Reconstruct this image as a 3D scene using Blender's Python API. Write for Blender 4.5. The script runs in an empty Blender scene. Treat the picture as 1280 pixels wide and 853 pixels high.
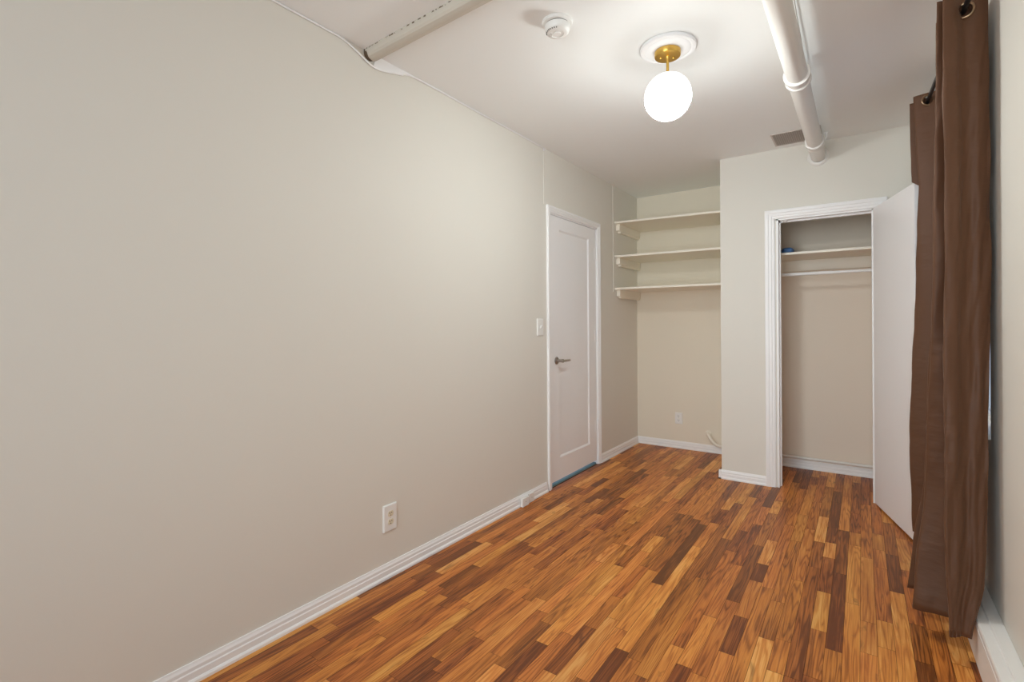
import bpy, bmesh, math, random
from mathutils import Vector, Matrix, noise
C = bpy.context.scene.collection
S = bpy.context.scene
R = math.radians
random.seed(7)

# ------------------------------------------------------------------ camera
FPX, YAW, ROLL, V0 = 622.2, 0.6128, -0.0062, 405.3
cam_d = bpy.data.cameras.new('camera')
cam_d.sensor_width = 36.0
cam_d.lens = FPX / 1280.0 * 36.0
cam_d.shift_y = -(426.5 - V0) / 1280.0
cam_d.clip_start = 0.02
cam = bpy.data.objects.new('camera', cam_d)
C.objects.link(cam)
r_ = Vector((math.cos(YAW), math.sin(YAW), 0))
u_ = Vector((0, 0, 1))
b_ = -Vector((-math.sin(YAW), math.cos(YAW), 0))
cr, sr = math.cos(ROLL), math.sin(ROLL)
right, up = (r_ * cr + u_ * sr), (u_ * cr - r_ * sr)
m = Matrix((right, up, b_)).transposed().to_4x4()
m.translation = (1.9459, 0.0, 1.26)
cam.matrix_world = m
S.camera = cam

# ------------------------------------------------------------------ light, exposure
S.view_settings.view_transform = 'Standard'
S.view_settings.look = 'None'
S.view_settings.gamma = 1.0
S.view_settings.use_curve_mapping = False
S.view_settings.exposure = 0.40
S.cycles.max_bounces = 16
S.cycles.diffuse_bounces = 10
S.cycles.sample_clamp_indirect = 6.0
GLOBE_L = 74.0
GLOBE_COL = (0.945, 1.0, 0.98)
W = bpy.data.worlds.new('sky')
S.world = W
W.use_nodes = True
W.node_tree.nodes['Background'].inputs[0].default_value = (0.62, 0.78, 1.0, 1)
W.node_tree.nodes['Background'].inputs[1].default_value = 0.8


def area(name, loc, rot, sx, sy, power, col, spread=180):
    d = bpy.data.lights.new(name, 'AREA')
    d.shape = 'RECTANGLE'
    d.size, d.size_y = sx, sy
    d.energy = power
    d.color = col
    d.spread = R(spread)
    o = bpy.data.objects.new(name, d)
    o.location = loc
    o.rotation_euler = rot
    C.objects.link(o)
    return o


# unseen fill lamp added behind the camera, just inside the rear opening
area('rear_fill', (1.2, -1.58, 1.35), (R(90), 0, 0), 1.9, 2.1, 15.0, (0.92, 1.0, 1.0), 90)

# ------------------------------------------------------------------ materials
def nd(nt, t, **kw):
    n = nt.nodes.new(t)
    for k, v in kw.items():
        setattr(n, k, v)
    return n


def mat(name, col, rough=0.5, metal=0.0, bump=0.0, bscale=60.0, spec=0.5, var=0.0, vscale=3.0, sheen=0.0, coat=0.0):
    M = bpy.data.materials.new(name)
    M.use_nodes = True
    nt = M.node_tree
    p = nt.nodes['Principled BSDF']
    p.inputs['Base Color'].default_value = (*col, 1)
    p.inputs['Roughness'].default_value = rough
    p.inputs['Metallic'].default_value = metal
    p.inputs['Specular IOR Level'].default_value = spec
    p.inputs['Sheen Weight'].default_value = sheen
    p.inputs['Coat Weight'].default_value = coat
    tc = nd(nt, 'ShaderNodeTexCoord')
    if var:
        n = nd(nt, 'ShaderNodeTexNoise')
        n.inputs['Scale'].default_value = vscale
        n.inputs['Detail'].default_value = 4
        nt.links.new(tc.outputs['Object'], n.inputs['Vector'])
        mx = nd(nt, 'ShaderNodeMix', data_type='RGBA')
        mx.inputs[6].default_value = (*[c * (1 - var) for c in col], 1)
        mx.inputs[7].default_value = (*[min(1, c * (1 + var)) for c in col], 1)
        nt.links.new(n.outputs['Fac'], mx.inputs[0])
        nt.links.new(mx.outputs[2], p.inputs['Base Color'])
    if bump:
        n = nd(nt, 'ShaderNodeTexNoise')
        n.inputs['Scale'].default_value = bscale
        n.inputs['Detail'].default_value = 5
        nt.links.new(tc.outputs['Object'], n.inputs['Vector'])
        b = nd(nt, 'ShaderNodeBump')
        b.inputs['Strength'].default_value = bump
        b.inputs['Distance'].default_value = 0.01
        nt.links.new(n.outputs['Fac'], b.inputs['Height'])
        nt.links.new(b.outputs[0], p.inputs['Normal'])
    return M


def srgb(r, g, b):
    f = lambda c: (c / 12.92 if c <= .04045 else ((c + .055) / 1.055) ** 2.4)
    return tuple(f(v / 255.0) for v in (r, g, b))


M_wall = mat('wall_paint', srgb(227, 224, 216), 0.6, bump=0.05, bscale=7, var=0.012, vscale=1.6, spec=0.3)
M_alc = mat('alcove_paint', srgb(234, 226, 210), 0.6, bump=0.05, bscale=9, var=0.012, vscale=1.6, spec=0.3)
M_ceil = mat('ceiling_paint', srgb(243, 245, 245), 0.55, bump=0.06, bscale=5, spec=0.3)
M_trim = mat('white_gloss_paint', srgb(244, 244, 245), 0.35, bump=0.04, bscale=30)
M_door = mat('door_paint', srgb(245, 245, 247), 0.38, bump=0.02, bscale=25)
M_closet = mat('closet_paint', srgb(238, 225, 210), 0.6, bump=0.05, bscale=9, var=0.012, vscale=1.6, spec=0.3)
M_shelf = mat('shelf_paint', srgb(242, 236, 223), 0.45, bump=0.03, bscale=30)
M_beam = None
M_pipe = mat('pipe_paint', srgb(234, 232, 228), 0.35, bump=0.04, bscale=40)
M_brass = mat('brushed_brass', srgb(212, 172, 88), 0.28, 1.0, bump=0.02, bscale=200)
M_nickel = mat('satin_nickel', srgb(172, 166, 158), 0.3, 1.0)
M_black = mat('black_metal', (0.02, 0.02, 0.022), 0.35, 0.6)
M_bronze = mat('grommet_bronze', srgb(150, 125, 100), 0.3, 1.0)
M_plastic = mat('white_plastic', srgb(238, 238, 236), 0.35)
M_ivory = mat('ivory_plastic', srgb(226, 218, 196), 0.4)
M_slot = mat('dark_slot', srgb(52, 44, 34), 0.6)
M_vent = mat('vent_metal', srgb(205, 200, 196), 0.5)
M_ventd = mat('vent_cavity', srgb(185, 178, 172), 0.9)
M_sill = mat('threshold_stone', srgb(104, 138, 146), 0.5, var=0.2, vscale=30)
M_blue = mat('blue_fabric', srgb(76, 118, 172), 0.6, bump=0.1, bscale=120)
M_navy = mat('navy_fabric', srgb(40, 52, 88), 0.6)
M_heater = mat('heater_enamel', srgb(240, 239, 236), 0.4)
M_medal = mat('medallion_plaster', srgb(240, 240, 242), 0.6, bump=0.04, bscale=70)

# curtain: brown satin
M_curt = bpy.data.materials.new('brown_satin')
M_curt.use_nodes = True
nt = M_curt.node_tree
p = nt.nodes['Principled BSDF']
p.inputs['Roughness'].default_value = 0.55
p.inputs['Specular IOR Level'].default_value = 0.28
p.inputs['Sheen Weight'].default_value = 0.15
p.inputs['Sheen Roughness'].default_value = 0.4
p.inputs['Sheen Tint'].default_value = (0.9, 0.7, 0.55, 1)
tc = nd(nt, 'ShaderNodeTexCoord')
mp = nd(nt, 'ShaderNodeMapping')
mp.inputs['Scale'].default_value = (400, 400, 1600)
nt.links.new(tc.outputs['Object'], mp.inputs[0])
n1 = nd(nt, 'ShaderNodeTexNoise')
n1.inputs['Scale'].default_value = 1.0
nt.links.new(mp.outputs[0], n1.inputs['Vector'])
mx = nd(nt, 'ShaderNodeMix', data_type='RGBA')
mx.inputs[6].default_value = (*srgb(90, 61, 42), 1)
mx.inputs[7].default_value = (*srgb(99, 67, 47), 1)
nt.links.new(n1.outputs['Fac'], mx.inputs[0])
nt.links.new(mx.outputs[2], p.inputs['Base Color'])
mp2 = nd(nt, 'ShaderNodeMapping')
mp2.inputs['Scale'].default_value = (9, 9, 22)
nt.links.new(tc.outputs['Object'], mp2.inputs[0])
n2 = nd(nt, 'ShaderNodeTexNoise')
n2.inputs['Scale'].default_value = 1.0
n2.inputs['Detail'].default_value = 3
nt.links.new(mp2.outputs[0], n2.inputs['Vector'])
bp = nd(nt, 'ShaderNodeBump')
bp.inputs['Strength'].default_value = 0.25
bp.inputs['Distance'].default_value = 0.02
nt.links.new(n2.outputs['Fac'], bp.inputs['Height'])
nt.links.new(bp.outputs[0], p.inputs['Normal'])

# globe
M_globe = bpy.data.materials.new('opal_glass_lit')
M_globe.use_nodes = True
nt = M_globe.node_tree
p = nt.nodes['Principled BSDF']
p.inputs['Base Color'].default_value = (0.9, 0.9, 0.88, 1)
p.inputs['Roughness'].default_value = 0.2
p.inputs['Emission Color'].default_value = (*GLOBE_COL, 1)
# emission shaped towards the lower half to keep the ceiling from overexposing
gtc = nd(nt, 'ShaderNodeTexCoord')
gsx = nd(nt, 'ShaderNodeSeparateXYZ')
nt.links.new(gtc.outputs['Object'], gsx.inputs[0])
gmr = nd(nt, 'ShaderNodeMapRange')
gmr.inputs[1].default_value, gmr.inputs[2].default_value = -0.109, 0.109
nt.links.new(gsx.outputs[2], gmr.inputs[0])
grp = nd(nt, 'ShaderNodeValToRGB')
ge = grp.color_ramp.elements
ge[0].position, ge[0].color = 0.385, (1, 1, 1, 1)
ge[1].position, ge[1].color = 1.0, (0.034, 0.034, 0.034, 1)
for gp, gv in ((0.425, 0.62), (0.462, 0.26), (0.50, 0.06), (0.54, 0.034)):
    q = ge.new(gp)
    q.color = (gv, gv, gv, 1)
nt.links.new(gmr.outputs[0], grp.inputs[0])
gmu = nd(nt, 'ShaderNodeMath', operation='MULTIPLY')
gmu.inputs[1].default_value = GLOBE_L
nt.links.new(grp.outputs[0], gmu.inputs[0])
nt.links.new(gmu.outputs[0], p.inputs['Emission Strength'])

# window glass
M_glass = bpy.data.materials.new('window_glass')
M_glass.use_nodes = True
p = M_glass.node_tree.nodes['Principled BSDF']
p.inputs['Roughness'].default_value = 0.0
p.inputs['Transmission Weight'].default_value = 1.0
p.inputs['IOR'].default_value = 1.05

# beam paint: white-beige with rusty cracks along its joint
M_beam = mat('beam_paint', srgb(200, 193, 181), 0.55, bump=0.12, bscale=18)
nt = M_beam.node_tree
p = nt.nodes['Principled BSDF']
tc = nd(nt, 'ShaderNodeTexCoord')
sx = nd(nt, 'ShaderNodeSeparateXYZ')
nt.links.new(tc.outputs['Object'], sx.inputs[0])


def math_(nt, op, a, b=None):
    n = nd(nt, 'ShaderNodeMath', operation=op)
    for i, v in enumerate((a, b)):
        if v is None:
            continue
        if isinstance(v, (int, float)):
            n.inputs[i].default_value = v
        else:
            nt.links.new(v, n.inputs[i])
    return n.outputs[0]


nz = nd(nt, 'ShaderNodeTexNoise')
nz.inputs['Scale'].default_value = 24
nz.inputs['Detail'].default_value = 6
nt.links.new(tc.outputs['Object'], nz.inputs['Vector'])
nz2 = nd(nt, 'ShaderNodeTexNoise')
nz2.inputs['Scale'].default_value = 55
nz2.inputs['Detail'].default_value = 3
nt.links.new(tc.outputs['Object'], nz2.inputs['Vector'])
wob = math_(nt, 'ADD', sx.outputs[2], math_(nt, 'MULTIPLY', math_(nt, 'SUBTRACT', nz.outputs['Fac'], 0.5), 0.008))
line = math_(nt, 'GREATER_THAN', wob, -0.0062)
patchy = math_(nt, 'GREATER_THAN', nz2.outputs['Fac'], 0.53)
crack = math_(nt, 'MULTIPLY', line, patchy)
endd = math_(nt, 'LESS_THAN', math_(nt, 'ADD', sx.outputs[0], math_(nt, 'MULTIPLY', math_(nt, 'SUBTRACT', nz.outputs['Fac'], 0.5), 0.07)), 0.012)
endd = math_(nt, 'MULTIPLY', endd, math_(nt, 'LESS_THAN', sx.outputs[1], 0.012))
dark = math_(nt, 'MAXIMUM', crack, endd)
mx = nd(nt, 'ShaderNodeMix', data_type='RGBA')
mx.inputs[6].default_value = (*srgb(200, 193, 181), 1)
mx.inputs[7].default_value = (*srgb(92, 74, 56), 1)
nt.links.new(dark, mx.inputs[0])
nt.links.new(mx.outputs[2], p.inputs['Base Color'])

# oak strip floor
M_floor = bpy.data.materials.new('oak_strip')
M_floor.use_nodes = True
nt = M_floor.node_tree
p = nt.nodes['Principled BSDF']
tc = nd(nt, 'ShaderNodeTexCoord')
at = nd(nt, 'ShaderNodeAttribute', attribute_name='tone')
at2 = nd(nt, 'ShaderNodeAttribute', attribute_name='seed')
off = nd(nt, 'ShaderNodeCombineXYZ')
nt.links.new(math_(nt, 'MULTIPLY', at2.outputs['Fac'], 37.0), off.inputs[0])
nt.links.new(math_(nt, 'MULTIPLY', at2.outputs['Fac'], 91.0), off.inputs[1])
nt.links.new(math_(nt, 'MULTIPLY', at2.outputs['Fac'], 13.0), off.inputs[2])
addv = nd(nt, 'ShaderNodeVectorMath', operation='ADD')
nt.links.new(tc.outputs['Object'], addv.inputs[0])
nt.links.new(off.outputs[0], addv.inputs[1])


def stretched(sc, detail, rough=0.6, dist=0.0):
    mpn = nd(nt, 'ShaderNodeMapping')
    mpn.inputs['Scale'].default_value = sc
    nt.links.new(addv.outputs[0], mpn.inputs[0])
    n = nd(nt, 'ShaderNodeTexNoise')
    n.inputs['Scale'].default_value = 1
    n.inputs['Detail'].default_value = detail
    n.inputs['Roughness'].default_value = rough
    n.inputs['Distortion'].default_value = dist
    nt.links.new(mpn.outputs[0], n.inputs['Vector'])
    return n.outputs['Fac']


warp = stretched((17, 0.85, 1), 2, 0.5)
rings = math_(nt, 'SINE', math_(nt, 'MULTIPLY', warp, 90.0))
rings = math_(nt, 'POWER', math_(nt, 'ADD', math_(nt, 'MULTIPLY', rings, 0.5), 0.5), 2.5)
fine = stretched((230, 5, 1), 4, 0.65)
blot = stretched((11, 1.5, 1), 4, 0.6, 0.4)
ramp = nd(nt, 'ShaderNodeValToRGB')
cols = [(0.0, (112, 58, 26)), (0.2, (150, 82, 36)), (0.5, (196, 116, 52)), (0.75, (218, 142, 68)), (1.0, (236, 172, 98))]
el = ramp.color_ramp.elements
el[0].position, el[0].color = 0.0, (*srgb(*cols[0][1]), 1)
el[1].position, el[1].color = 1.0, (*srgb(*cols[-1][1]), 1)
for pos, c in cols[1:-1]:
    e = el.new(pos)
    e.color = (*srgb(*c), 1)
t = math_(nt, 'ADD', at.outputs['Fac'], math_(nt, 'MULTIPLY', math_(nt, 'SUBTRACT', blot, 0.5), 1.05))
t = math_(nt, 'SUBTRACT', t, math_(nt, 'MULTIPLY', rings, 0.28))
t = math_(nt, 'ADD', t, math_(nt, 'MULTIPLY', math_(nt, 'SUBTRACT', fine, 0.5), 0.75))
nt.links.new(t, ramp.inputs[0])
# dark mineral streaks
stk = stretched((24, 4.2, 1), 4, 0.6, 0.8)
stm = nd(nt, 'ShaderNodeMapRange')
stm.inputs[1].default_value, stm.inputs[2].default_value = 0.61, 0.74
stm.inputs[3].default_value, stm.inputs[4].default_value = 0.0, 0.6
nt.links.new(stk, stm.inputs[0])
mxs = nd(nt, 'ShaderNodeMix', data_type='RGBA')
nt.links.new(stm.outputs[0], mxs.inputs[0])
hs = nd(nt, 'ShaderNodeHueSaturation')
nt.links.new(math_(nt, 'ADD', math_(nt, 'MULTIPLY', math_(nt, 'FRACT', math_(nt, 'MULTIPLY', at2.outputs['Fac'], 7.31)), 0.009), 0.4985), hs.inputs['Hue'])
nt.links.new(math_(nt, 'ADD', math_(nt, 'MULTIPLY', math_(nt, 'FRACT', math_(nt, 'MULTIPLY', at2.outputs['Fac'], 13.7)), 0.18), 0.93), hs.inputs['Value'])
nt.links.new(ramp.outputs[0], hs.inputs['Color'])
nt.links.new(hs.outputs[0], mxs.inputs[6])
mxs.inputs[7].default_value = (*srgb(78, 46, 28), 1)
nt.links.new(mxs.outputs[2], p.inputs['Base Color'])
p.inputs['Roughness'].default_value = 0.42
p.inputs['Specular IOR Level'].default_value = 0.4
bpn = nd(nt, 'ShaderNodeBump')
bpn.inputs['Strength'].default_value = 0.08
bpn.inputs['Distance'].default_value = 0.002
nt.links.new(fine, bpn.inputs['Height'])
nt.links.new(bpn.outputs[0], p.inputs['Normal'])

M_gap = mat('board_gap', srgb(70, 38, 20), 0.8)

# ------------------------------------------------------------------ mesh helpers
def obj(name, bm, material, parent=None, smooth=False, loc=None, bevel=0.0, seg=2, mats=None):
    bmesh.ops.recalc_face_normals(bm, faces=bm.faces)
    me = bpy.data.meshes.new(name)
    bm.to_mesh(me)
    bm.free()
    for mm in (mats or [material]):
        me.materials.append(mm)
    if smooth:
        for f in me.polygons:
            f.use_smooth = True
    o = bpy.data.objects.new(name, me)
    C.objects.link(o)
    if loc is not None:
        o.location = loc
    if parent is not None:
        o.parent = parent
    if bevel:
        md = o.modifiers.new('bevel', 'BEVEL')
        md.width = bevel
        md.segments = seg
        md.limit_method = 'ANGLE'
        md.angle_limit = R(40)
    if smooth:
        try:
            me.set_sharp_from_angle(angle=R(38))
        except Exception:
            pass
    return o


def box(bm, x0, x1, y0, y1, z0, z1, mi=0):
    vs = [bm.verts.new((x, y, z)) for x in (x0, x1) for y in (y0, y1) for z in (z0, z1)]
    for q in ((0, 1, 3, 2), (4, 6, 7, 5), (0, 4, 5, 1), (2, 3, 7, 6), (0, 2, 6, 4), (1, 5, 7, 3)):
        f = bm.faces.new([vs[i] for i in q])
        f.material_index = mi
    return vs


def lathe(bm, prof, origin=(0, 0, 0), axis='Z', n=40, sx=1.0, sy=1.0):
    """revolve a profile of (radius, height) about an axis through origin"""
    O = Vector(origin)
    def P(r, h, a):
        c, s = r * math.cos(a) * sx, r * math.sin(a) * sy
        v = {'Z': (c, s, h), 'X': (h, c, s), 'Y': (c, h, s)}[axis]
        return O + Vector(v)
    rings = []
    for r, h in prof:
        if r < 1e-6:
            rings.append([bm.verts.new(P(0, h, 0))])
        else:
            rings.append([bm.verts.new(P(r, h, 2 * math.pi * k / n)) for k in range(n)])
    for a, b in zip(rings, rings[1:]):
        for k in range(n):
            k2 = (k + 1) % n
            if len(a) == 1 and len(b) == 1:
                continue
            if len(a) == 1:
                bm.faces.new((a[0], b[k], b[k2]))
            elif len(b) == 1:
                bm.faces.new((a[k], a[k2], b[0]))
            else:
                bm.faces.new((a[k], a[k2], b[k2], b[k]))


def catmull(pts, n):
    pts = [Vector(q) for q in pts]
    out = []
    for i in range(len(pts) - 1):
        p0 = pts[max(i - 1, 0)]
        p1, p2 = pts[i], pts[i + 1]
        p3 = pts[min(i + 2, len(pts) - 1)]
        for k in range(n):
            t = k / n
            out.append(0.5 * ((2 * p1) + (-p0 + p2) * t + (2 * p0 - 5 * p1 + 4 * p2 - p3) * t * t + (-p0 + 3 * p1 - 3 * p2 + p3) * t ** 3))
    out.append(pts[-1])
    return out


def tube(bm, pts, r, n=12, smooth_n=0):
    pts = [Vector(q) for q in pts]
    if smooth_n:
        pts = catmull(pts, smooth_n)
    rings = []
    ref = None
    for i, q in enumerate(pts):
        t = (pts[min(i + 1, len(pts) - 1)] - pts[max(i - 1, 0)]).normalized()
        if ref is None:
            ref = Vector((0, 0, 1)) if abs(t.z) < 0.9 else Vector((1, 0, 0))
        a = (ref - t * ref.dot(t)).normalized()
        ref = a
        b = t.cross(a)
        rr = r[i] if isinstance(r, list) else r
        rings.append([bm.verts.new(q + a * rr * math.cos(2 * math.pi * k / n) + b * rr * math.sin(2 * math.pi * k / n)) for k in range(n)])
    for a, b in zip(rings, rings[1:]):
        for k in range(n):
            bm.faces.new((a[k], a[(k + 1) % n], b[(k + 1) % n], b[k]))
    bm.faces.new(rings[0][::-1])
    bm.faces.new(rings[-1])


def prism(bm, prof, a, b, place):
    """extrude a closed 2-D profile between a and b; place(u, v, t) -> point"""
    A = [bm.verts.new(place(u, v, a)) for u, v in prof]
    B = [bm.verts.new(place(u, v, b)) for u, v in prof]
    n = len(prof)
    for k in range(n):
        bm.faces.new((A[k], A[(k + 1) % n], B[(k + 1) % n], B[k]))
    bm.faces.new(A[::-1])
    bm.faces.new(B)


def thing(name, label, cat, loc=(0, 0, 0), group=None):
    o = bpy.data.objects.new(name, None)
    o.empty_display_size = 0.05
    C.objects.link(o)
    o.location = loc
    tag(o, label, cat, group)
    return o


def tag(o, label, cat, group=None):
    o['label'] = label
    o['category'] = cat
    if group:
        o['group'] = group
    return o


def struct(name, bm, m_, **kw):
    o = obj(name, bm, m_, **kw)
    o['kind'] = 'structure'
    return o


NB = bmesh.new
# ------------------------------------------------------------------ room shell
H = 2.5807
WX = 2.35            # right wall
YR = -1.7            # rear wall
YC = 4.2732          # closet front wall
YA = 5.0693          # alcove back wall
YB = 4.955           # closet back wall
XC = 1.0105          # alcove side of the closet partition
D1, D2, DT = 3.272, 4.100, 2.115      # left-wall door opening
O1, O2, OT = 1.413, 2.018, 2.052      # closet opening
T = 0.12

bm = NB()
box(bm, -T, 0, YR - T, D1, -0.05, H + 0.1)
box(bm, -T, 0, D2, YA + T, -0.05, H + 0.1)
box(bm, -T, 0, D1, D2, DT, H + 0.1)
struct('wall_left', bm, M_wall)
bm = NB()
box(bm, 0.0, 0.005, 4.45, YA, 1.56, H)
struct('trim_5', bm, M_wall, bevel=0.002)
bm = NB()
box(bm, 0, XC + 0.05, YA, YA + T, -0.05, H + 0.1)
struct('wall_back', bm, M_alc)
# closet block: front wall with opening, partition, back lining
bm = NB()
box(bm, XC, O1, YC, YC + 0.10, -0.05, H + 0.1)
box(bm, O2, WX, YC, YC + 0.10, -0.05, H + 0.1)
box(bm, O1, O2, YC, YC + 0.10, OT, H + 0.1)
box(bm, XC, XC + 0.075, YC + 0.10, YA, -0.05, H + 0.1)
struct('wall_closet', bm, M_wall)
bm = NB()
box(bm, XC + 0.075, WX, YB, YA + T, -0.05, H + 0.1)
struct('wall_closet_back', bm, M_closet)
# right wall with window opening
WY0, WY1, WZ0, WZ1 = 2.63, 3.42, 0.80, 2.20
bm = NB()
box(bm, WX, WX + T, YR - T, WY0, -0.05, H + 0.1)
box(bm, WX, WX + T, WY1, YA + T, -0.05, H + 0.1)
box(bm, WX, WX + T, WY0, WY1, -0.05, WZ0)
box(bm, WX, WX + T, WY0, WY1, WZ1, H + 0.1)
struct('wall_right', bm, M_wall)
# rear wall, behind the camera, with a tall opening added for fill light
bm = NB()
box(bm, 0, 0.25, YR - T, YR, -0.05, H + 0.1)
box(bm, 2.15, WX, YR - T, YR, -0.05, H + 0.1)
box(bm, 0.25, 2.15, YR - T, YR, 2.4, H + 0.1)
box(bm, 0.25, 2.15, YR - T, YR, -0.05, 0.3)
struct('wall_rear', bm, M_wall)
bm = NB()
box(bm, 0, WX, YR, YA, H, H + 0.1)
struct('ceiling', bm, M_ceil)

# floor of oak strips running along the room
bm = NB()
tone_l = bm.faces.layers.float.new('tone')
seed_l = bm.faces.layers.float.new('seed')
vs = box(bm, -T, WX + 0.02, YR, YA, -0.06, -0.0016, mi=1)
bw = 0.0555
x = -0.12
rnd = random.Random(11)
while x < WX:
    x1 = min(x + bw, WX)
    y = YR - rnd.random() * 0.5
    row = rnd.gauss(0, 0.03)
    while y < YA:
        L = rnd.choice((0.24, 0.32, 0.4, 0.5, 0.62, 0.75, 0.95)) * rnd.uniform(0.85, 1.15)
        a, b = max(y, YR), min(y + L, YA)
        if x1 <= 0 and not (b > D1 + 0.02 and a < D2 - 0.02):
            y += L
            continue
        xa, xb = x, x1
        if x < 0 < x1:
            xa = 0.0
        if x < 0 and x1 <= 0.0:
            a, b = max(a, D1), min(b, D2)
        if b - a > 0.01 and x >= -0.07:
            g = 0.0006
            tone = min(1, max(0, rnd.gauss(0.55, 0.22) + row))
            if rnd.random() < 0.08:
                tone = rnd.uniform(0.12, 0.3)
            sd = rnd.random()
            z = rnd.uniform(-0.0003, 0.0)
            q = [bm.verts.new(c) for c in ((xa + g, a + g, z), (xb - g, a + g, z), (xb - g, b - g, z), (xa + g, b - g, z))]
            f = bm.faces.new(q)
            f[tone_l], f[seed_l] = tone, sd
        y += L
    x = x1
bm.faces.ensure_lookup_table()
struct('floor', bm, M_floor, mats=[M_floor, M_gap])

# baseboards
BP = [(0, 0), (0.021, 0), (0.021, 0.010), (0.017, 0.016), (0.014, 0.018), (0.014, 0.040), (0.011, 0.044), (0.011, 0.056), (0.007, 0.064), (0.005, 0.071), (0, 0.071)]


def base(name, segs):
    bm = NB()
    for kind, c, a, b in segs:
        if kind == '+x':      # on a wall at x=c, standing out to +x
            prism(bm, BP, a, b, lambda u, v, t: (c + u, t, v))
        elif kind == '-x':
            prism(bm, BP, a, b, lambda u, v, t: (c - u, t, v))
        else:                 # on a wall at y=c, standing out to -y
            prism(bm, BP, a, b, lambda u, v, t: (t, c - u, v))
    return struct(name, bm, M_trim)


base('baseboard_left', [('+x', 0, YR, D1 - 0.069), ('+x', 0, D2 + 0.043, YA)])
base('baseboard_back', [('-y', YA, 0, XC)])
base('baseboard_closet_front', [('-y', YC, XC - 0.021, O1 - 0.072), ('-x', XC, YC - 0.021, YA)])
base('baseboard_closet_back', [('-y', YB, XC + 0.075, WX)])

# ------------------------------------------------------------------ door casings
CP = [(0, 0), (0, 0.010), (0.008, 0.014), (0.020, 0.014), (0.024, 0.018), (0.040, 0.018), (0.046, 0.022), (0.064, 0.022), (0.069, 0.018), (0.069, 0)]


def casing(bm, a0, a1, top, w, place, proud=1.0):
    """mitred frame about an opening a0..a1, 0..top; place(along, z, out) -> point"""
    prof = [(u * w / 0.069, o * proud) for u, o in CP]
    cols = []
    for u, o in prof:
        cols.append([bm.verts.new(place(al, z, o)) for al, z in ((a0 - u, 0), (a0 - u, top + u), (a1 + u, top + u), (a1 + u, 0))])
    n = len(cols)
    for i in range(n - 1):
        for k in range(3):
            bm.faces.new((cols[i][k], cols[i][k + 1], cols[i + 1][k + 1], cols[i + 1][k]))
    for k in range(3):
        bm.faces.new((cols[-1][k], cols[-1][k + 1], cols[0][k + 1], cols[0][k]))
    bm.faces.new([c[0] for c in cols])
    bm.faces.new([c[3] for c in cols][::-1])


bm = NB()
casing(bm, D1 + 0.004, D2 - 0.004, DT - 0.004, 0.05, lambda a, z, o: (o, a, z), 0.8)
box(bm, -T, 0.0, D1, D1 + 0.014, 0, DT)
box(bm, -T, 0.0, D2 - 0.012, D2, 0, DT)
box(bm, -T, 0.0, D1, D2, DT - 0.013, DT)
struct('trim_1', bm, M_trim)
bm = NB()
casing(bm, O1 - 0.008, O2 + 0.006, OT - 0.004, 0.069, lambda a, z, o: (a, YC - o, z))
box(bm, O1, O1 + 0.014, YC - 0.002, YC + 0.10, 0, OT)
box(bm, O2 - 0.014, O2, YC - 0.002, YC + 0.10, 0, OT)
box(bm, O1, O2, YC - 0.002, YC + 0.10, OT - 0.014, OT)
box(bm, O1 + 0.014, O1 + 0.024, YC + 0.045, YC + 0.075, 0, OT - 0.014)
box(bm, O1 + 0.014, O2 - 0.014, YC + 0.045, YC + 0.075, OT - 0.026, OT - 0.014)
struct('trim_2', bm, M_trim)

# ------------------------------------------------------------------ left door
dy0, dy1, dz0, dz1 = D1 + 0.017, D2 - 0.015, 0.036, DT - 0.017
bm = NB()
xs = -0.004
py0, py1, pz0, pz1 = 3.425, 3.945, 0.205, 2.000
def ring(y0, y1, z0, z1, x):
    return [bm.verts.new(c) for c in ((x, y0, z0), (x, y1, z0), (x, y1, z1), (x, y0, z1))]
r0 = ring(dy0, dy1, dz0, dz1, xs - 0.036)
r1 = ring(dy0, dy1, dz0, dz1, xs)
r2 = ring(py0, py1, pz0, pz1, xs)
r3 = ring(py0 + 0.012, py1 - 0.012, pz0 + 0.012, pz1 - 0.012, xs - 0.009)
r4 = ring(py0 + 0.016, py1 - 0.016, pz0 + 0.016, pz1 - 0.016, xs - 0.010)
for a, b in ((r0, r1), (r1, r2), (r2, r3), (r3, r4)):
    for k in range(4):
        bm.faces.new((a[k], a[(k + 1) % 4], b[(k + 1) % 4], b[k]))
bm.faces.new(r4)
bm.faces.new(r0[::-1])
door1 = struct('door_1', bm, M_door)
door1['label'] = 'closed white single panel door in the left wall'
# lever handle
hy, hz = 3.372, 0.973
bm = NB()
lathe(bm, [(0, xs), (0.029, xs), (0.029, xs + 0.006), (0.025, xs + 0.010), (0.013, xs + 0.012), (0.012, xs + 0.045), (0.014, xs + 0.048), (0.014, xs + 0.062), (0.012, xs + 0.065), (0, xs + 0.065)], (0, hy, hz), 'X', 28)
dh = obj('door_handle', bm, M_nickel, door1, smooth=True)
bm = NB()
tube(bm, [(xs + 0.055, hy, hz), (xs + 0.056, hy + 0.03, hz - 0.001), (xs + 0.055, hy + 0.08, hz - 0.002), (xs + 0.051, hy + 0.125, hz - 0.002)], [0.0095, 0.0095, 0.0085, 0.0075], 14)
obj('lever', bm, M_nickel, dh, smooth=True)
for hzz in (1.886, 1.146, 0.346):
    bm = NB()
    lathe(bm, [(0, -0.052), (0.006, -0.05), (0.0065, -0.048), (0.0065, -0.019), (0.005, -0.018), (0.005, -0.016), (0.0065, -0.015), (0.0065, 0.015), (0.005, 0.016), (0.005, 0.018), (0.0065, 0.019), (0.0065, 0.048), (0.005, 0.05), (0, 0.054)], (0.006, D2 - 0.009, hzz), 'Z', 14)
    box(bm, xs - 0.001, xs + 0.002, D2 - 0.045, D2 - 0.010, hzz - 0.05, hzz + 0.05)
    obj('hinge', bm, M_trim, door1, smooth=True)
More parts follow.
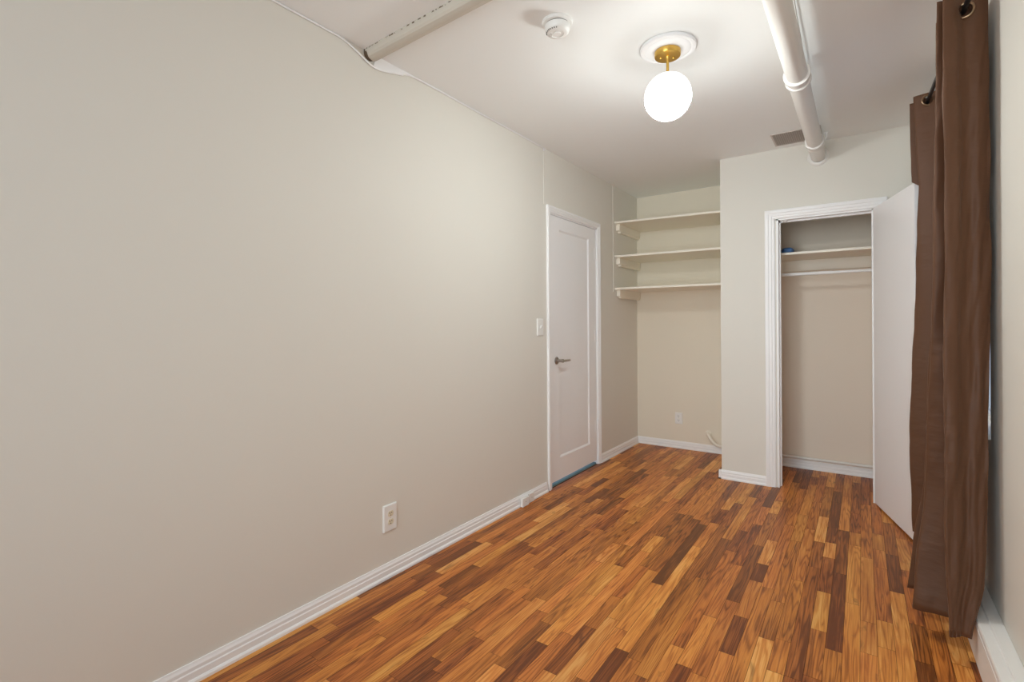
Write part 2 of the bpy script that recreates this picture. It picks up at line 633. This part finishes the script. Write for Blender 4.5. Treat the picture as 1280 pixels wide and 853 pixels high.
bm = NB()
prism(bm, [(-T, 0.0), (-T, 0.012), (-0.10, 0.016), (-0.018, 0.012), (-0.012, 0.004), (-0.012, 0.0)], D1 + 0.014, D2 - 0.012, lambda u, v, t: (u, t, v))
struct('trim_3', bm, M_sill)

# ------------------------------------------------------------------ closet door, swung open
hinge = Vector((2.012, 4.243, 0))
free = Vector((2.190, 3.594, 0))
dv = (free - hinge)
LW = dv.length
dv.normalize()
nv = Vector((-dv.y, dv.x, 0))          # away from the camera side
if nv.x < 0:
    nv = -nv
bm = NB()
for a0, a1 in ((0, LW),):
    prism(bm, [(0, 0), (LW, 0), (LW, 0.034), (0, 0.034)], 0.012, 2.043, lambda u, v, t: hinge + dv * u + nv * v + Vector((0, 0, t)))
door2 = struct('door_2', bm, M_door, bevel=0.002)
door2['label'] = 'plain white closet door standing wide open against the brown curtain'
for hzz in (1.82, 1.03, 0.24):
    bm = NB()
    lathe(bm, [(0, -0.045), (0.006, -0.043), (0.006, 0.043), (0, 0.045)], (hinge.x + 0.034, hinge.y + 0.008, hzz), 'Z', 12)
    obj('hinge', bm, M_trim, door2, smooth=True)

# ------------------------------------------------------------------ window behind the curtains
bm = NB()
fw = 0.045
x0, x1 = WX + 0.06, WX + 0.10
box(bm, x0, x1, WY0, WY0 + fw, WZ0, WZ1)
box(bm, x0, x1, WY1 - fw, WY1, WZ0, WZ1)
box(bm, x0, x1, WY0 + fw, WY1 - fw, WZ1 - fw, WZ1)
box(bm, x0, x1, WY0 + fw, WY1 - fw, WZ0, WZ0 + fw)
box(bm, x0 - 0.01, x1 - 0.01, WY0 + fw, WY1 - fw, 1.48, 1.52)
win = struct('window_1', bm, M_trim)
bm = NB()
box(bm, x0 + 0.018, x0 + 0.022, WY0 + fw, WY1 - fw, WZ0 + fw, WZ1 - fw)
obj('pane', bm, M_glass, win)
bm = NB()
box(bm, WX - 0.012, x0 + 0.01, WY0 + 0.002, WY1 - 0.002, WZ0 + 0.0005, WZ0 + 0.018)
obj('window_sill', bm, M_trim, win, bevel=0.003)

# ------------------------------------------------------------------ curtain rod
RZ = 2.408
def rodx(y):
    return 2.2612 - 0.031 * (y - 2.42)
bm = NB()
tube(bm, [(rodx(1.72), 1.72, RZ), (rodx(3.72), 3.72, RZ)], 0.0085, 16)
rod = obj('curtain_rod', bm, M_black, smooth=True)
tag(rod, 'thin black curtain rod threaded through the brown grommet curtains', 'curtain rod')
for yy in (1.70, 3.74):
    bm = NB()
    lathe(bm, [(0, -0.025), (0.010, -0.022), (0.015, -0.010), (0.016, 0.0), (0.015, 0.010), (0.010, 0.022), (0, 0.025)], (rodx(yy), yy, RZ), 'Y', 16)
    obj('finial', bm, M_black, rod, smooth=True)
for yy in (1.82, 3.655):
    bm = NB()
    tube(bm, [(WX, yy, RZ - 0.012), (rodx(yy) + 0.012, yy, RZ - 0.012), (rodx(yy), yy, RZ - 0.010)], 0.005, 10)
    box(bm, WX - 0.004, WX, yy - 0.012, yy + 0.012, RZ - 0.045, RZ + 0.02)
    obj('bracket', bm, M_black, rod)


# ------------------------------------------------------------------ curtains
def curtain(name, label, keys, grom, seed, wr=0.004):
    """keys: list of (z, [(x, y), ...]) from top to bottom"""
    keys = [(1.26 + (z - 1.26) * KS, [(1.9459 + (px - 1.9459) * KS, py * KS) for px, py in pts]) for z, pts in keys]
    zs = []
    ztop, zbot = keys[0][0], keys[-1][0]
    z = ztop
    while z > zbot + 0.004:
        zs.append(z)
        z -= 0.007 if z > ztop - 0.085 else 0.028
    zs.append(zbot)
    bm = NB()
    grid = []
    for z in zs:
        for i in range(len(keys) - 1):
            if keys[i + 1][0] <= z <= keys[i][0]:
                break
        za, pa = keys[i]
        zb, pb = keys[i + 1]
        t = (za - z) / (za - zb)
        t = t * t * (3 - 2 * t) * 0.5 + t * 0.5
        pts = [Vector((a[0] + (b[0] - a[0]) * t, a[1] + (b[1] - a[1]) * t, 0)) for a, b in zip(pa, pb)]
        cv = catmull(pts, 14)
        d = (ztop - z) / (ztop - zbot)
        row = []
        for k, q in enumerate(cv):
            tg = (cv[min(k + 1, len(cv) - 1)] - cv[max(k - 1, 0)]).normalized()
            nn = Vector((-tg.y, tg.x, 0))
            s = k / 14.0
            amp = wr * min(1, d * 6 + 0.05)
            w = noise.noise(Vector((s * 1.7 + seed, z * 5.5, seed))) * amp * 1.6
            w += noise.noise(Vector((s * 0.8, z * 13.0 + s * 3.0, seed * 2))) * amp * 0.7
            hz = -0.012 * max(0, (d - 0.95) / 0.05) * math.sin(s * 1.3 + seed)
            row.append(bm.verts.new((q.x + nn.x * w, q.y + nn.y * w, z + hz * (0.6 if z == zbot else 0))))
        grid.append(row)
    for a, b in zip(grid, grid[1:]):
        for k in range(len(a) - 1):
            f = bm.faces.new((a[k], a[k + 1], b[k + 1], b[k]))
    kill = []
    for (gx, gy, gz, nx, ny) in grom:
        for f in bm.faces:
            if (f.calc_center_median() - Vector((gx, gy, gz))).length < 0.0215:
                kill.append(f)
    bmesh.ops.delete(bm, geom=list(set(kill)), context='FACES')
    o = obj(name, bm, M_curt, smooth=True)
    md = o.modifiers.new('thick', 'SOLIDIFY')
    md.thickness = 0.0022
    md.offset = 0
    tag(o, label, 'curtain', 'brown grommet curtains')
    for (gx, gy, gz, nx, ny) in grom:
        bm = NB()
        prof = []
        n1, n2 = 32, 10
        N = Vector((nx, ny, 0)).normalized()
        A = Vector((0, 0, 1))
        B = N.cross(A)
        rings = []
        for i in range(n1):
            a = 2 * math.pi * i / n1
            rd = A * math.cos(a) + B * math.sin(a)
            rings.append([bm.verts.new(Vector((gx, gy, gz)) + rd * (0.0255 + 0.0055 * math.cos(2 * math.pi * j / n2)) + N * 0.0045 * math.sin(2 * math.pi * j / n2)) for j in range(n2)])
        for i in range(n1):
            a, b = rings[i], rings[(i + 1) % n1]
            for j in range(n2):
                bm.faces.new((a[j], a[(j + 1) % n2], b[(j + 1) % n2], b[j]))
        obj('grommet', bm, M_bronze, o, smooth=True)
    return o


KS = 1.03
near_keys = [
    (2.430, [(2.318, 2.425), (2.288, 2.408), (2.252, 2.402), (2.222, 2.368), (2.190, 2.358), (2.225, 2.405), (2.300, 2.425), (2.230, 2.408), (2.177, 2.392), (2.230, 2.45), (2.300, 2.520), (2.230, 2.545), (2.190, 2.560), (2.240, 2.60), (2.300, 2.62), (2.22, 2.67)]),
    (1.50, [(2.322, 2.430), (2.290, 2.410), (2.256, 2.404), (2.222, 2.366), (2.189, 2.358), (2.225, 2.410), (2.295, 2.440), (2.225, 2.435), (2.168, 2.430), (2.225, 2.48), (2.295, 2.540), (2.225, 2.57), (2.180, 2.590), (2.235, 2.62), (2.295, 2.64), (2.21, 2.69)]),
    (0.62, [(2.306, 2.400), (2.278, 2.388), (2.250, 2.386), (2.214, 2.358), (2.186, 2.356), (2.218, 2.420), (2.275, 2.470), (2.210, 2.515), (2.147, 2.545), (2.205, 2.59), (2.275, 2.600), (2.205, 2.63), (2.150, 2.650), (2.215, 2.68), (2.275, 2.69), (2.20, 2.73)]),
    (0.33, [(2.292, 2.372), (2.266, 2.362), (2.240, 2.368), (2.214, 2.350), (2.190, 2.354), (2.218, 2.425), (2.262, 2.465), (2.185, 2.500), (2.118, 2.520), (2.185, 2.58), (2.255, 2.600), (2.175, 2.64), (2.120, 2.665), (2.205, 2.70), (2.265, 2.71), (2.20, 2.75)]),
    (0.142, [(2.257, 2.350), (2.242, 2.344), (2.226, 2.352), (2.210, 2.345), (2.195, 2.354), (2.215, 2.425), (2.250, 2.455), (2.175, 2.480), (2.102, 2.498), (2.165, 2.58), (2.240, 2.600), (2.160, 2.64), (2.097, 2.665), (2.190, 2.71), (2.255, 2.72), (2.20, 2.76)]),
]
curtain('curtain', 'brown satin grommet curtain hanging nearest the camera, reaching lowest over the white heater', near_keys,
        [(2.261, 2.468, RZ, -0.25, -1.0)], 3.3)
far_keys = [
    (2.412, [(2.300, 3.235), (2.228, 3.255), (2.168, 3.280), (2.225, 3.330), (2.280, 3.345), (2.215, 3.36), (2.159, 3.372), (2.220, 3.395), (2.280, 3.41), (2.225, 3.42), (2.19, 3.43), (2.23, 3.44), (2.28, 3.45)]),
    (1.995, [(2.300, 3.235), (2.234, 3.255), (2.186, 3.280), (2.228, 3.330), (2.280, 3.345), (2.215, 3.36), (2.163, 3.372), (2.222, 3.395), (2.280, 3.41), (2.230, 3.42), (2.20, 3.43), (2.23, 3.44), (2.28, 3.45)]),
    (1.975, [(2.300, 3.235), (2.234, 3.255), (2.190, 3.280), (2.228, 3.330), (2.280, 3.345), (2.235, 3.36), (2.200, 3.372), (2.232, 3.395), (2.280, 3.41), (2.240, 3.42), (2.22, 3.43), (2.24, 3.44), (2.28, 3.45)]),
    (1.55, [(2.300, 3.235), (2.230, 3.255), (2.174, 3.290), (2.226, 3.335), (2.280, 3.345), (2.235, 3.36), (2.200, 3.372), (2.232, 3.395), (2.280, 3.41), (2.240, 3.42), (2.22, 3.43), (2.24, 3.44), (2.28, 3.45)]),
    (0.60, [(2.290, 3.235), (2.212, 3.255), (2.144, 3.290), (2.205, 3.335), (2.270, 3.345), (2.225, 3.36), (2.195, 3.382), (2.230, 3.395), (2.270, 3.41), (2.235, 3.42), (2.22, 3.43), (2.24, 3.44), (2.28, 3.45)]),
    (0.172, [(2.280, 3.250), (2.216, 3.270), (2.155, 3.295), (2.205, 3.345), (2.255, 3.360), (2.220, 3.37), (2.195, 3.392), (2.230, 3.395), (2.260, 3.41), (2.235, 3.42), (2.22, 3.43), (2.24, 3.44), (2.27, 3.45)]),
]
curtain('curtain', 'brown satin grommet curtain hanging behind the other, against the open white closet door', far_keys,
        [(rodx(3.354), 3.354, RZ, 0.3, -1.0)], 8.1, 0.003)

# ------------------------------------------------------------------ baseboard heater on the right wall
hx0 = 2.280
bm = NB()
prism(bm, [(hx0 + 0.004, 0.0), (hx0 + 0.004, 0.012), (hx0, 0.018), (hx0, 0.172), (hx0 + 0.003, 0.177), (hx0 + 0.012, 0.178), (hx0 + 0.030, 0.180), (hx0 + 0.033, 0.187), (WX - 0.003, 0.190), (WX - 0.001, 0.190), (WX - 0.001, 0.0)], YR + 0.01, 3.30, lambda u, v, t: (u, t, v))
ht = obj('baseboard_heater', bm, M_heater)
tag(ht, 'long white metal baseboard heater along the right wall under the curtain', 'heater')
bm = NB()
box(bm, hx0 - 0.0015, hx0 + 0.068, 3.30, 3.304, 0.0, 0.192)
obj('end_cap', bm, M_heater, ht, bevel=0.001)
bm = NB()
box(bm, hx0 - 0.0012, hx0 + 0.002, YR + 0.02, 3.29, 0.150, 0.1535)
obj('front_lip', bm, M_heater, ht)

# ------------------------------------------------------------------ ceiling beam (boxed pipe) at upper left
bm = NB()
prof = [(-0.036, 0.0), (-0.036, -0.016), (-0.033, -0.028), (-0.026, -0.037), (-0.017, -0.042), (-0.006, -0.0445), (0.000, -0.044), (0.034, -0.029), (0.037, -0.025), (0.037, 0.0)]
L = 2.33
A = None
rows = []
for i in range(41):
    t = L * i / 40
    rows.append([bm.verts.new((t, u, v)) for u, v in prof])
for a, b in zip(rows, rows[1:]):
    for k in range(len(prof) - 1):
        bm.faces.new((a[k], a[k + 1], b[k + 1], b[k]))
    bm.faces.new((a[-1], a[0], b[0], b[-1]))
bm.faces.new(rows[0])
bm.faces.new(rows[-1][::-1])
beam = obj('ceiling_beam', bm, M_beam, smooth=True, loc=(0.003, 1.582, H))
beam.data.set_sharp_from_angle(angle=R(19))
beam.rotation_euler = (0, 0, R(-2.6))
tag(beam, 'rounded off white beam with rusty cracks crossing the ceiling at upper left', 'beam')

# cable run along the left wall corner
cz = H - 0.006
bm = NB()
tube(bm, [(0.006, YR, cz), (0.006, 0.8, cz), (0.006, 1.30, cz), (0.006, 1.42, cz - 0.002), (0.008, 1.50, H - 0.030), (0.009, 1.575, H - 0.060), (0.009, 1.62, H - 0.0655), (0.009, 1.67, H - 0.058), (0.007, 1.78, H - 0.029), (0.006, 1.87, cz), (0.006, 2.4, cz), (0.006, 3.15, cz), (0.006, 3.178, cz - 0.006), (0.005, 3.190, cz - 0.02)], 0.0042, 8, 6)
cb = obj('wall_cable', bm, M_trim, smooth=True)
tag(cb, 'thin white cable painted over along the left wall and ceiling corner', 'cable')
bm = NB()
tube(bm, [(0.0006, 3.19, cz - 0.015), (0.0006, 3.19, 2.160)], 0.0022, 8)
obj('painted_drop', bm, M_wall, cb)
bm = NB()
tri = [(1.60, H - 0.060), (1.64, H - 0.062), (1.67, H - 0.056), (1.78, H - 0.027), (1.87, H - 0.004), (1.87, H), (1.62, H)]
prism(bm, tri, 0.0, 0.006, lambda u, v, t: (t, u, v))
cp = struct('trim_4', bm, M_trim, bevel=0.002)

# ------------------------------------------------------------------ big drain pipe under the ceiling
PX, PZ, PR = 1.690, 2.478, 0.047
bm = NB()
lathe(bm, [(0, -1.0), (PR, -1.0), (PR, YC - 0.02), (PR, YC + 0.0)], (PX, 0, PZ), 'Y', 40)
pp = obj('drain_pipe', bm, M_pipe, smooth=True)
tag(pp, 'thick white painted pipe running under the ceiling into the closet wall', 'pipe')


def coupling(y0, prof):
    bm = NB()
    lathe(bm, [(r, y0 + h) for r, h in prof], (PX, 0, PZ), 'Y', 40)
    obj('coupling', bm, M_pipe, pp, smooth=True)


coupling(2.80, [(PR, 0), (PR + 0.012, 0.002), (PR + 0.013, 0.010), (PR + 0.012, 0.022), (PR + 0.004, 0.026), (PR + 0.004, 0.066), (PR + 0.011, 0.070), (PR + 0.012, 0.080), (PR + 0.009, 0.090), (PR, 0.092)])
coupling(3.90, [(PR, 0), (PR + 0.010, 0.003), (PR + 0.011, 0.02), (PR + 0.009, 0.045), (PR + 0.003, 0.050), (PR + 0.003, 0.085), (PR + 0.007, 0.09), (PR + 0.007, 0.110), (PR, 0.114)])
coupling(1.88, [(PR, 0), (PR + 0.006, 0.003), (PR + 0.006, 0.10), (PR, 0.104)])
bm = NB()
lathe(bm, [(PR, -0.012), (PR + 0.008, -0.012), (0.066, -0.006), (0.070, 0.0), (PR, 0.0)], (PX, YC, PZ - 0.004), 'Y', 40)
obj('flange', bm, M_pipe, pp, smooth=True)
# thin wire beside the pipe
bm = NB()
tube(bm, [(1.742, 1.2, H - 0.004), (1.728, 2.2, H - 0.006), (1.716, 2.97, H - 0.010), (1.714, 2.995, H - 0.004), (1.722, 3.02, H - 0.001)], 0.0022, 8, 5)
wr = obj('ceiling_wire', bm, M_ventd, smooth=True)
tag(wr, 'thin dark wire along the ceiling beside the thick white pipe', 'wire')
# hook/clip by the pipe's wall end
bm = NB()
box(bm, 1.735, 1.765, 4.085, 4.115, H - 0.004, H)
tube(bm, [(1.75, 4.10, H), (1.75, 4.10, H - 0.035), (1.742, 4.10, H - 0.045), (1.735, 4.10, H - 0.040)], 0.005, 10)
hk = obj('ceiling_hook', bm, M_trim, bevel=0.001)
tag(hk, 'small white hook screwed to the ceiling beside the pipe end', 'hook')

# ------------------------------------------------------------------ ceiling vent
vx0, vx1, vy0, vy1 = 1.435, 1.715, 3.925, 4.175
bm = NB()
z0 = H - 0.010
for a in ((vx0 - 0.012, vx1 + 0.012, vy0 - 0.012, vy0), (vx0 - 0.012, vx1 + 0.012, vy1, vy1 + 0.012), (vx0 - 0.012, vx0, vy0, vy1), (vx1, vx1 + 0.012, vy0, vy1)):
    box(bm, a[0], a[1], a[2], a[3], z0 + 0.004, H)
vent = obj('ceiling_vent', bm, M_vent, bevel=0.002)
tag(vent, 'grey slatted air vent in the ceiling beside the thick white pipe', 'vent')
bm = NB()
box(bm, vx0, vx1, vy0, vy1, H - 0.0015, H - 0.0005)
obj('backing', bm, M_ventd, vent)
bm = NB()
n = 22
for i in range(n):
    xx = vx0 + (vx1 - vx0) * (i + 0.5) / n
    prism(bm, [(-0.004, -0.001), (0.000, -0.008), (0.0015, -0.008), (-0.0025, -0.001)], vy0, vy1, lambda u, v, t: (xx + u, t, H + v))
obj('grille', bm, M_vent, vent)

# ------------------------------------------------------------------ smoke detector
sd = thing('smoke_detector', 'round white smoke detector on the ceiling left of the globe light', 'smoke detector', (0.862, 1.900, H))
bm = NB()
lathe(bm, [(0, 0), (0.066, 0), (0.067, -0.004), (0.064, -0.012), (0.060, -0.014), (0, -0.014)], n=44)
obj('base', bm, M_plastic, sd, smooth=True)
bm = NB()
lathe(bm, [(0, -0.014), (0.0515, -0.014), (0.0515, -0.0175), (0, -0.0175)], n=44)
obj('gap_ring', bm, M_slot, sd, smooth=True)
bm = NB()
lathe(bm, [(0, -0.0175), (0.054, -0.0175), (0.055, -0.030), (0.052, -0.042), (0.044, -0.050), (0.030, -0.052), (0.028, -0.049), (0.016, -0.049), (0.014, -0.053), (0, -0.053)], n=44)
obj('body', bm, M_plastic, sd, smooth=True)
bm = NB()
lathe(bm, [(0, -0.0495), (0.009, -0.0495), (0.009, -0.0545), (0.007, -0.0558), (0, -0.056)], (-0.030, -0.008, 0.002), n=20)
obj('test_button', bm, M_vent, sd, smooth=True)
bm = NB()
for k in range(9):
    a = R(200 + 12 * k)
    c, s = math.cos(a), math.sin(a)
    for q in (0,):
        vsb = box(bm, 0.0350, 0.0485, -0.0016, 0.0016, -0.0500, -0.0465)
        for v in vsb:
            X, Y = v.co.x, v.co.y
            v.co.x, v.co.y = X * c - Y * s, X * s + Y * c
obj('sound_slot', bm, M_slot, sd)

# ------------------------------------------------------------------ globe ceiling light + medallion
GX, GY = 1.190, 2.385
bm = NB()
lathe(bm, [(0, 0), (0.128, 0), (0.130, -0.003), (0.130, -0.012), (0.126, -0.016), (0.112, -0.017), (0.106, -0.014), (0.098, -0.017), (0.070, -0.018), (0, -0.018)], (0, 0, 0), n=64)
md_ = obj('ceiling_medallion', bm, M_medal, smooth=True, loc=(GX + 0.003, GY - 0.002, H))
tag(md_, 'round white plaster medallion on the ceiling behind the brass canopy', 'medallion')
zc = H - 0.018
gl = thing('globe_ceiling_light', 'lit white glass globe light on a short brass stem', 'ceiling light', (GX, GY, zc))
bm = NB()
lathe(bm, [(0, 0), (0.058, 0), (0.0605, -0.003), (0.0605, -0.022), (0.058, -0.026), (0.045, -0.027), (0.020, -0.0275), (0, -0.0275)], n=48)
cn = obj('canopy', bm, M_brass, gl, smooth=True)
for dx, dy in ((-0.030, -0.012), (0.022, 0.020)):
    bm = NB()
    lathe(bm, [(0.006, -0.027), (0.0055, -0.031), (0.003, -0.033), (0, -0.0335)], (dx, dy, 0), n=16)
    obj('screw', bm, M_brass, cn, smooth=True)
bm = NB()
lathe(bm, [(0, -0.026), (0.011, -0.027), (0.0075, -0.036), (0.0065, -0.04), (0.0065, -0.108), (0, -0.108)], n=24)
obj('stem', bm, M_brass, gl, smooth=True)
bm = NB()
lathe(bm, [(0, -0.096), (0.009, -0.096), (0.010, -0.100), (0.010, -0.108), (0.016, -0.112), (0.020, -0.116), (0.020, -0.124), (0, -0.124)], n=28)
obj('collar', bm, M_brass, gl, smooth=True)
bm = NB()
gr = 0.109
bmesh.ops.create_uvsphere(bm, u_segments=48, v_segments=32, radius=gr)
obj('globe', bm, M_globe, gl, smooth=True, loc=(0, 0, 2.345 - zc))

# ------------------------------------------------------------------ switch and outlets
def plate(bm, w, h, d):
    q = [(-w / 2, -h / 2), (w / 2, -h / 2), (w / 2, h / 2), (-w / 2, h / 2)]
    a = [bm.verts.new((x, 0, z)) for x, z in q]
    b = [bm.verts.new((x, -d * 0.55, z)) for x, z in q]
    c = [bm.verts.new((x * (1 - 0.008 / w), -d, z * (1 - 0.008 / h))) for x, z in q]
    for A, B in ((a, b), (b, c)):
        for k in range(4):
            bm.faces.new((A[k], A[(k + 1) % 4], B[(k + 1) % 4], B[k]))
    bm.faces.new(c)
    bm.faces.new(a[::-1])


def outlet(label, loc, rz, w, h, face):
    t = thing('wall_outlet', label, 'outlet', loc)
    t.rotation_euler = (0, 0, rz)
    bm = NB()
    plate(bm, w, h, 0.009)
    obj('plate', bm, M_plastic, t)
    for s in (1, -1):
        bm = NB()
        cz_ = s * 0.0205
        ol = []
        for k in range(28):
            a = 2 * math.pi * k / 28
            ol.append((0.0175 * math.cos(a), max(-0.0135, min(0.0135, 0.0175 * math.sin(a))) + cz_))
        prism(bm, ol, -0.008, -0.0108, lambda u, v, tt: (u, tt, v))
        rc = obj('receptacle', bm, face, t)
        for dx, hh in ((-0.0063, 0.0085), (0.0063, 0.0072)):
            bm = NB()
            box(bm, dx - 0.0014, dx + 0.0014, -0.0113, -0.0105, cz_ + 0.004 - hh / 2, cz_ + 0.004 + hh / 2)
            obj('slot', bm, M_slot, rc)
        bm = NB()
        lathe(bm, [(0, -0.0113), (0.0027, -0.0113), (0.0027, -0.0105), (0, -0.0105)], (0, 0, cz_ - 0.0078), 'Y', 14)
        obj('ground_hole', bm, M_slot, rc)
    bm = NB()
    lathe(bm, [(0, -0.0100), (0.0028, -0.0098), (0.0032, -0.0088), (0, -0.0088)], (0, 0, 0), 'Y', 14)
    obj('screw', bm, M_ivory, t)
    return t


outlet('white duplex outlet with ivory sockets on the left wall above the baseboard', (0.0, 1.687, 0.294), R(90), 0.086, 0.132, M_ivory)
outlet('small white duplex outlet on the alcove back wall below the shelves', (0.431, YA, 0.301), 0, 0.072, 0.112, M_plastic)

sw = thing('light_switch', 'white toggle light switch on the left wall beside the door', 'light switch', (0.0, 3.122, 1.236))
sw.rotation_euler = (0, 0, R(90))
bm = NB()
plate(bm, 0.080, 0.126, 0.010)
obj('plate', bm, M_plastic, sw)
bm = NB()
prism(bm, [(-0.009, -0.012), (-0.009, 0.010), (-0.022, 0.012), (-0.024, 0.006), (-0.012, -0.010)], -0.0045, 0.0045, lambda u, v, t: (t, u, v))
obj('toggle', bm, M_plastic, sw)
for s in (1, -1):
    bm = NB()
    lathe(bm, [(0, -0.0113), (0.0026, -0.011), (0.003, -0.0095), (0, -0.0095)], (0, 0, s * 0.03), 'Y', 12)
    obj('screw', bm, M_plastic, sw)

# small surface boxes on the baseboard
for (ya, yb, xd, zt, lab) in ((2.822, 2.900, 0.044, 0.062, 'deeper white junction box with a dark side on the left baseboard'), (2.918, 2.985, 0.034, 0.066, 'shallower white junction box on the left baseboard nearer the door')):
    jb = thing('junction_box', lab, 'junction box', (0.0105, (ya + yb) / 2, 0.003), 'junction boxes on the baseboard')
    w = (yb - ya) / 2
    bm = NB()
    box(bm, 0.0115, xd - 0.0105, -w, w, 0.0, zt - 0.003)
    obj('cover', bm, M_plastic, jb, bevel=0.003)
    bm = NB()
    lathe(bm, [(0, 0.0018), (0.003, 0.001), (0.0035, 0.0), (0, 0.0)], (xd - 0.0105, 0, zt * 0.5), 'X', 12)
    obj('screw', bm, M_nickel, jb)

# ------------------------------------------------------------------ alcove shelves
names = ['top', 'mid', 'low']
for (zt, tilt, lab) in ((2.238, -0.022, 'top cream shelf of the alcove, nearest the ceiling'), (1.913, -0.010, 'cream alcove shelf between the other two'), (1.603, -0.003, 'lowest cream alcove shelf above the bare wall')):
    sh = thing('wall_shelf', lab, 'shelf', (0.006, 4.478, zt), 'alcove shelves')
    sh.rotation_euler = (0, math.atan2(-tilt, 1.0), 0)
    bm = NB()
    box(bm, 0.0, 1.003, 0.0, YA - 4.478 - 0.001, -0.019, 0.0)
    obj('board', bm, M_shelf, sh, bevel=0.002)
    bm = NB()
    prism(bm, [(0.045, -0.019), (0.585, -0.019), (0.585, -0.082), (0.045, -0.082)], 0.0, 0.036, lambda u, v, t: (t, u, v))
    obj('cleat', bm, M_shelf, sh, bevel=0.0015)
    bm = NB()
    prism(bm, [(0.085, -0.082), (0.585, -0.082), (0.585, -0.100), (0.085, -0.100)], 0.0, 0.030, lambda u, v, t: (t, u, v))
    obj('ledger', bm, M_shelf, sh, bevel=0.0015)

# ------------------------------------------------------------------ heating pipes low on the back walls
bm = NB()
tube(bm, [(0.712, YA - 0.005, 0.180), (0.722, YA - 0.035, 0.172), (0.745, YA - 0.048, 0.145), (0.775, YA - 0.05, 0.108), (0.800, YA - 0.05, 0.090), (0.835, YA - 0.05, 0.083), (0.90, YA - 0.05, 0.083), (XC, YA - 0.05, 0.084)], 0.0165, 14, 5)
hp = obj('heating_pipe', bm, M_shelf, smooth=True)
tag(hp, 'thin cream pipe bending down out of the alcove back wall behind the wall corner', 'pipe')
bm = NB()
lathe(bm, [(0.012, -0.010), (0.024, -0.008), (0.028, 0.0), (0.012, 0.0)], (0.712, YA, 0.180), 'Y', 24)
obj('escutcheon', bm, M_shelf, hp, smooth=True)
bm = NB()
tube(bm, [(XC + 0.075, YB - 0.034, 0.093), (1.5, YB - 0.034, 0.095), (WX, YB - 0.034, 0.097)], 0.0125, 14, 4)
hp = obj('heating_pipe', bm, M_pipe, smooth=True)
tag(hp, 'straight cream pipe along the top of the baseboard inside the closet', 'pipe')

# ------------------------------------------------------------------ closet interior
CSZ = 1.812
cs = thing('closet_shelf', 'white shelf across the inside of the closet above the rod', 'shelf', (XC + 0.076, 4.47, CSZ))
bm = NB()
box(bm, 0, WX - XC - 0.077, 0, YB - 4.47 - 0.001, -0.019, 0)
obj('board', bm, M_shelf, cs, bevel=0.002)
bm = NB()
box(bm, 0, WX - XC - 0.077, YB - 4.47 - 0.021, YB - 4.47 - 0.001, -0.112, -0.019)
obj('cleat', bm, M_shelf, cs, bevel=0.0015)
ry, rz = 4.62, 1.649
bm = NB()
tube(bm, [(1.225, ry, rz), (1.76, ry, rz)], 0.0135, 20)
cr_ = obj('closet_rod', bm, M_trim, smooth=True)
tag(cr_, 'white telescoping hanging rod below the closet shelf', 'closet rod')
bm = NB()
tube(bm, [(1.76, ry, rz), (WX - 0.001, ry, rz)], 0.0115, 20)
obj('inner_tube', bm, M_trim, cr_, smooth=True)
bm = NB()
tube(bm, [(XC + 0.076, ry, rz), (1.225, ry, rz)], 0.008, 14)
obj('end_rod', bm, M_trim, cr_, smooth=True)
bt = thing('folded_cloth', 'small rounded blue bundle at the left end of the closet shelf', 'cloth bundle', (1.455, 4.62, CSZ))
bm = NB()
bmesh.ops.create_uvsphere(bm, u_segments=24, v_segments=16, radius=1)
for v in bm.verts:
    c = v.co
    k = 1.0 + 0.08 * noise.noise(c * 2.2)
    f = lambda t: math.copysign(abs(t) ** 0.6, t)
    v.co = Vector((f(c.x) * 0.042 * k, f(c.y) * 0.07 * k, 0.027 + f(c.z) * 0.027))
obj('bundle', bm, M_blue, bt, smooth=True)
bm = NB()
bmesh.ops.create_uvsphere(bm, u_segments=20, v_segments=12, radius=1)
for v in bm.verts:
    c = v.co
    f = lambda t: math.copysign(abs(t) ** 0.6, t)
    v.co = Vector((-0.075 + f(c.x) * 0.045, f(c.y) * 0.06, 0.021 + f(c.z) * 0.021))
obj('dark_fold', bm, M_navy, bt, smooth=True)
dc = thing('door_catch', 'small white catch under the closet door header', 'door catch', (1.468, YC + 0.022, OT - 0.014))
bm = NB()
box(bm, -0.024, 0.024, -0.010, 0.010, -0.004, 0.0)
obj('plate', bm, M_trim, dc, bevel=0.001)
for dx in (-0.011, 0.011):
    bm = NB()
    bmesh.ops.create_uvsphere(bm, u_segments=14, v_segments=10, radius=0.007)
    for v in bm.verts:
        v.co += Vector((dx, 0, -0.008))
    obj('roller', bm, M_plastic, dc, smooth=True)
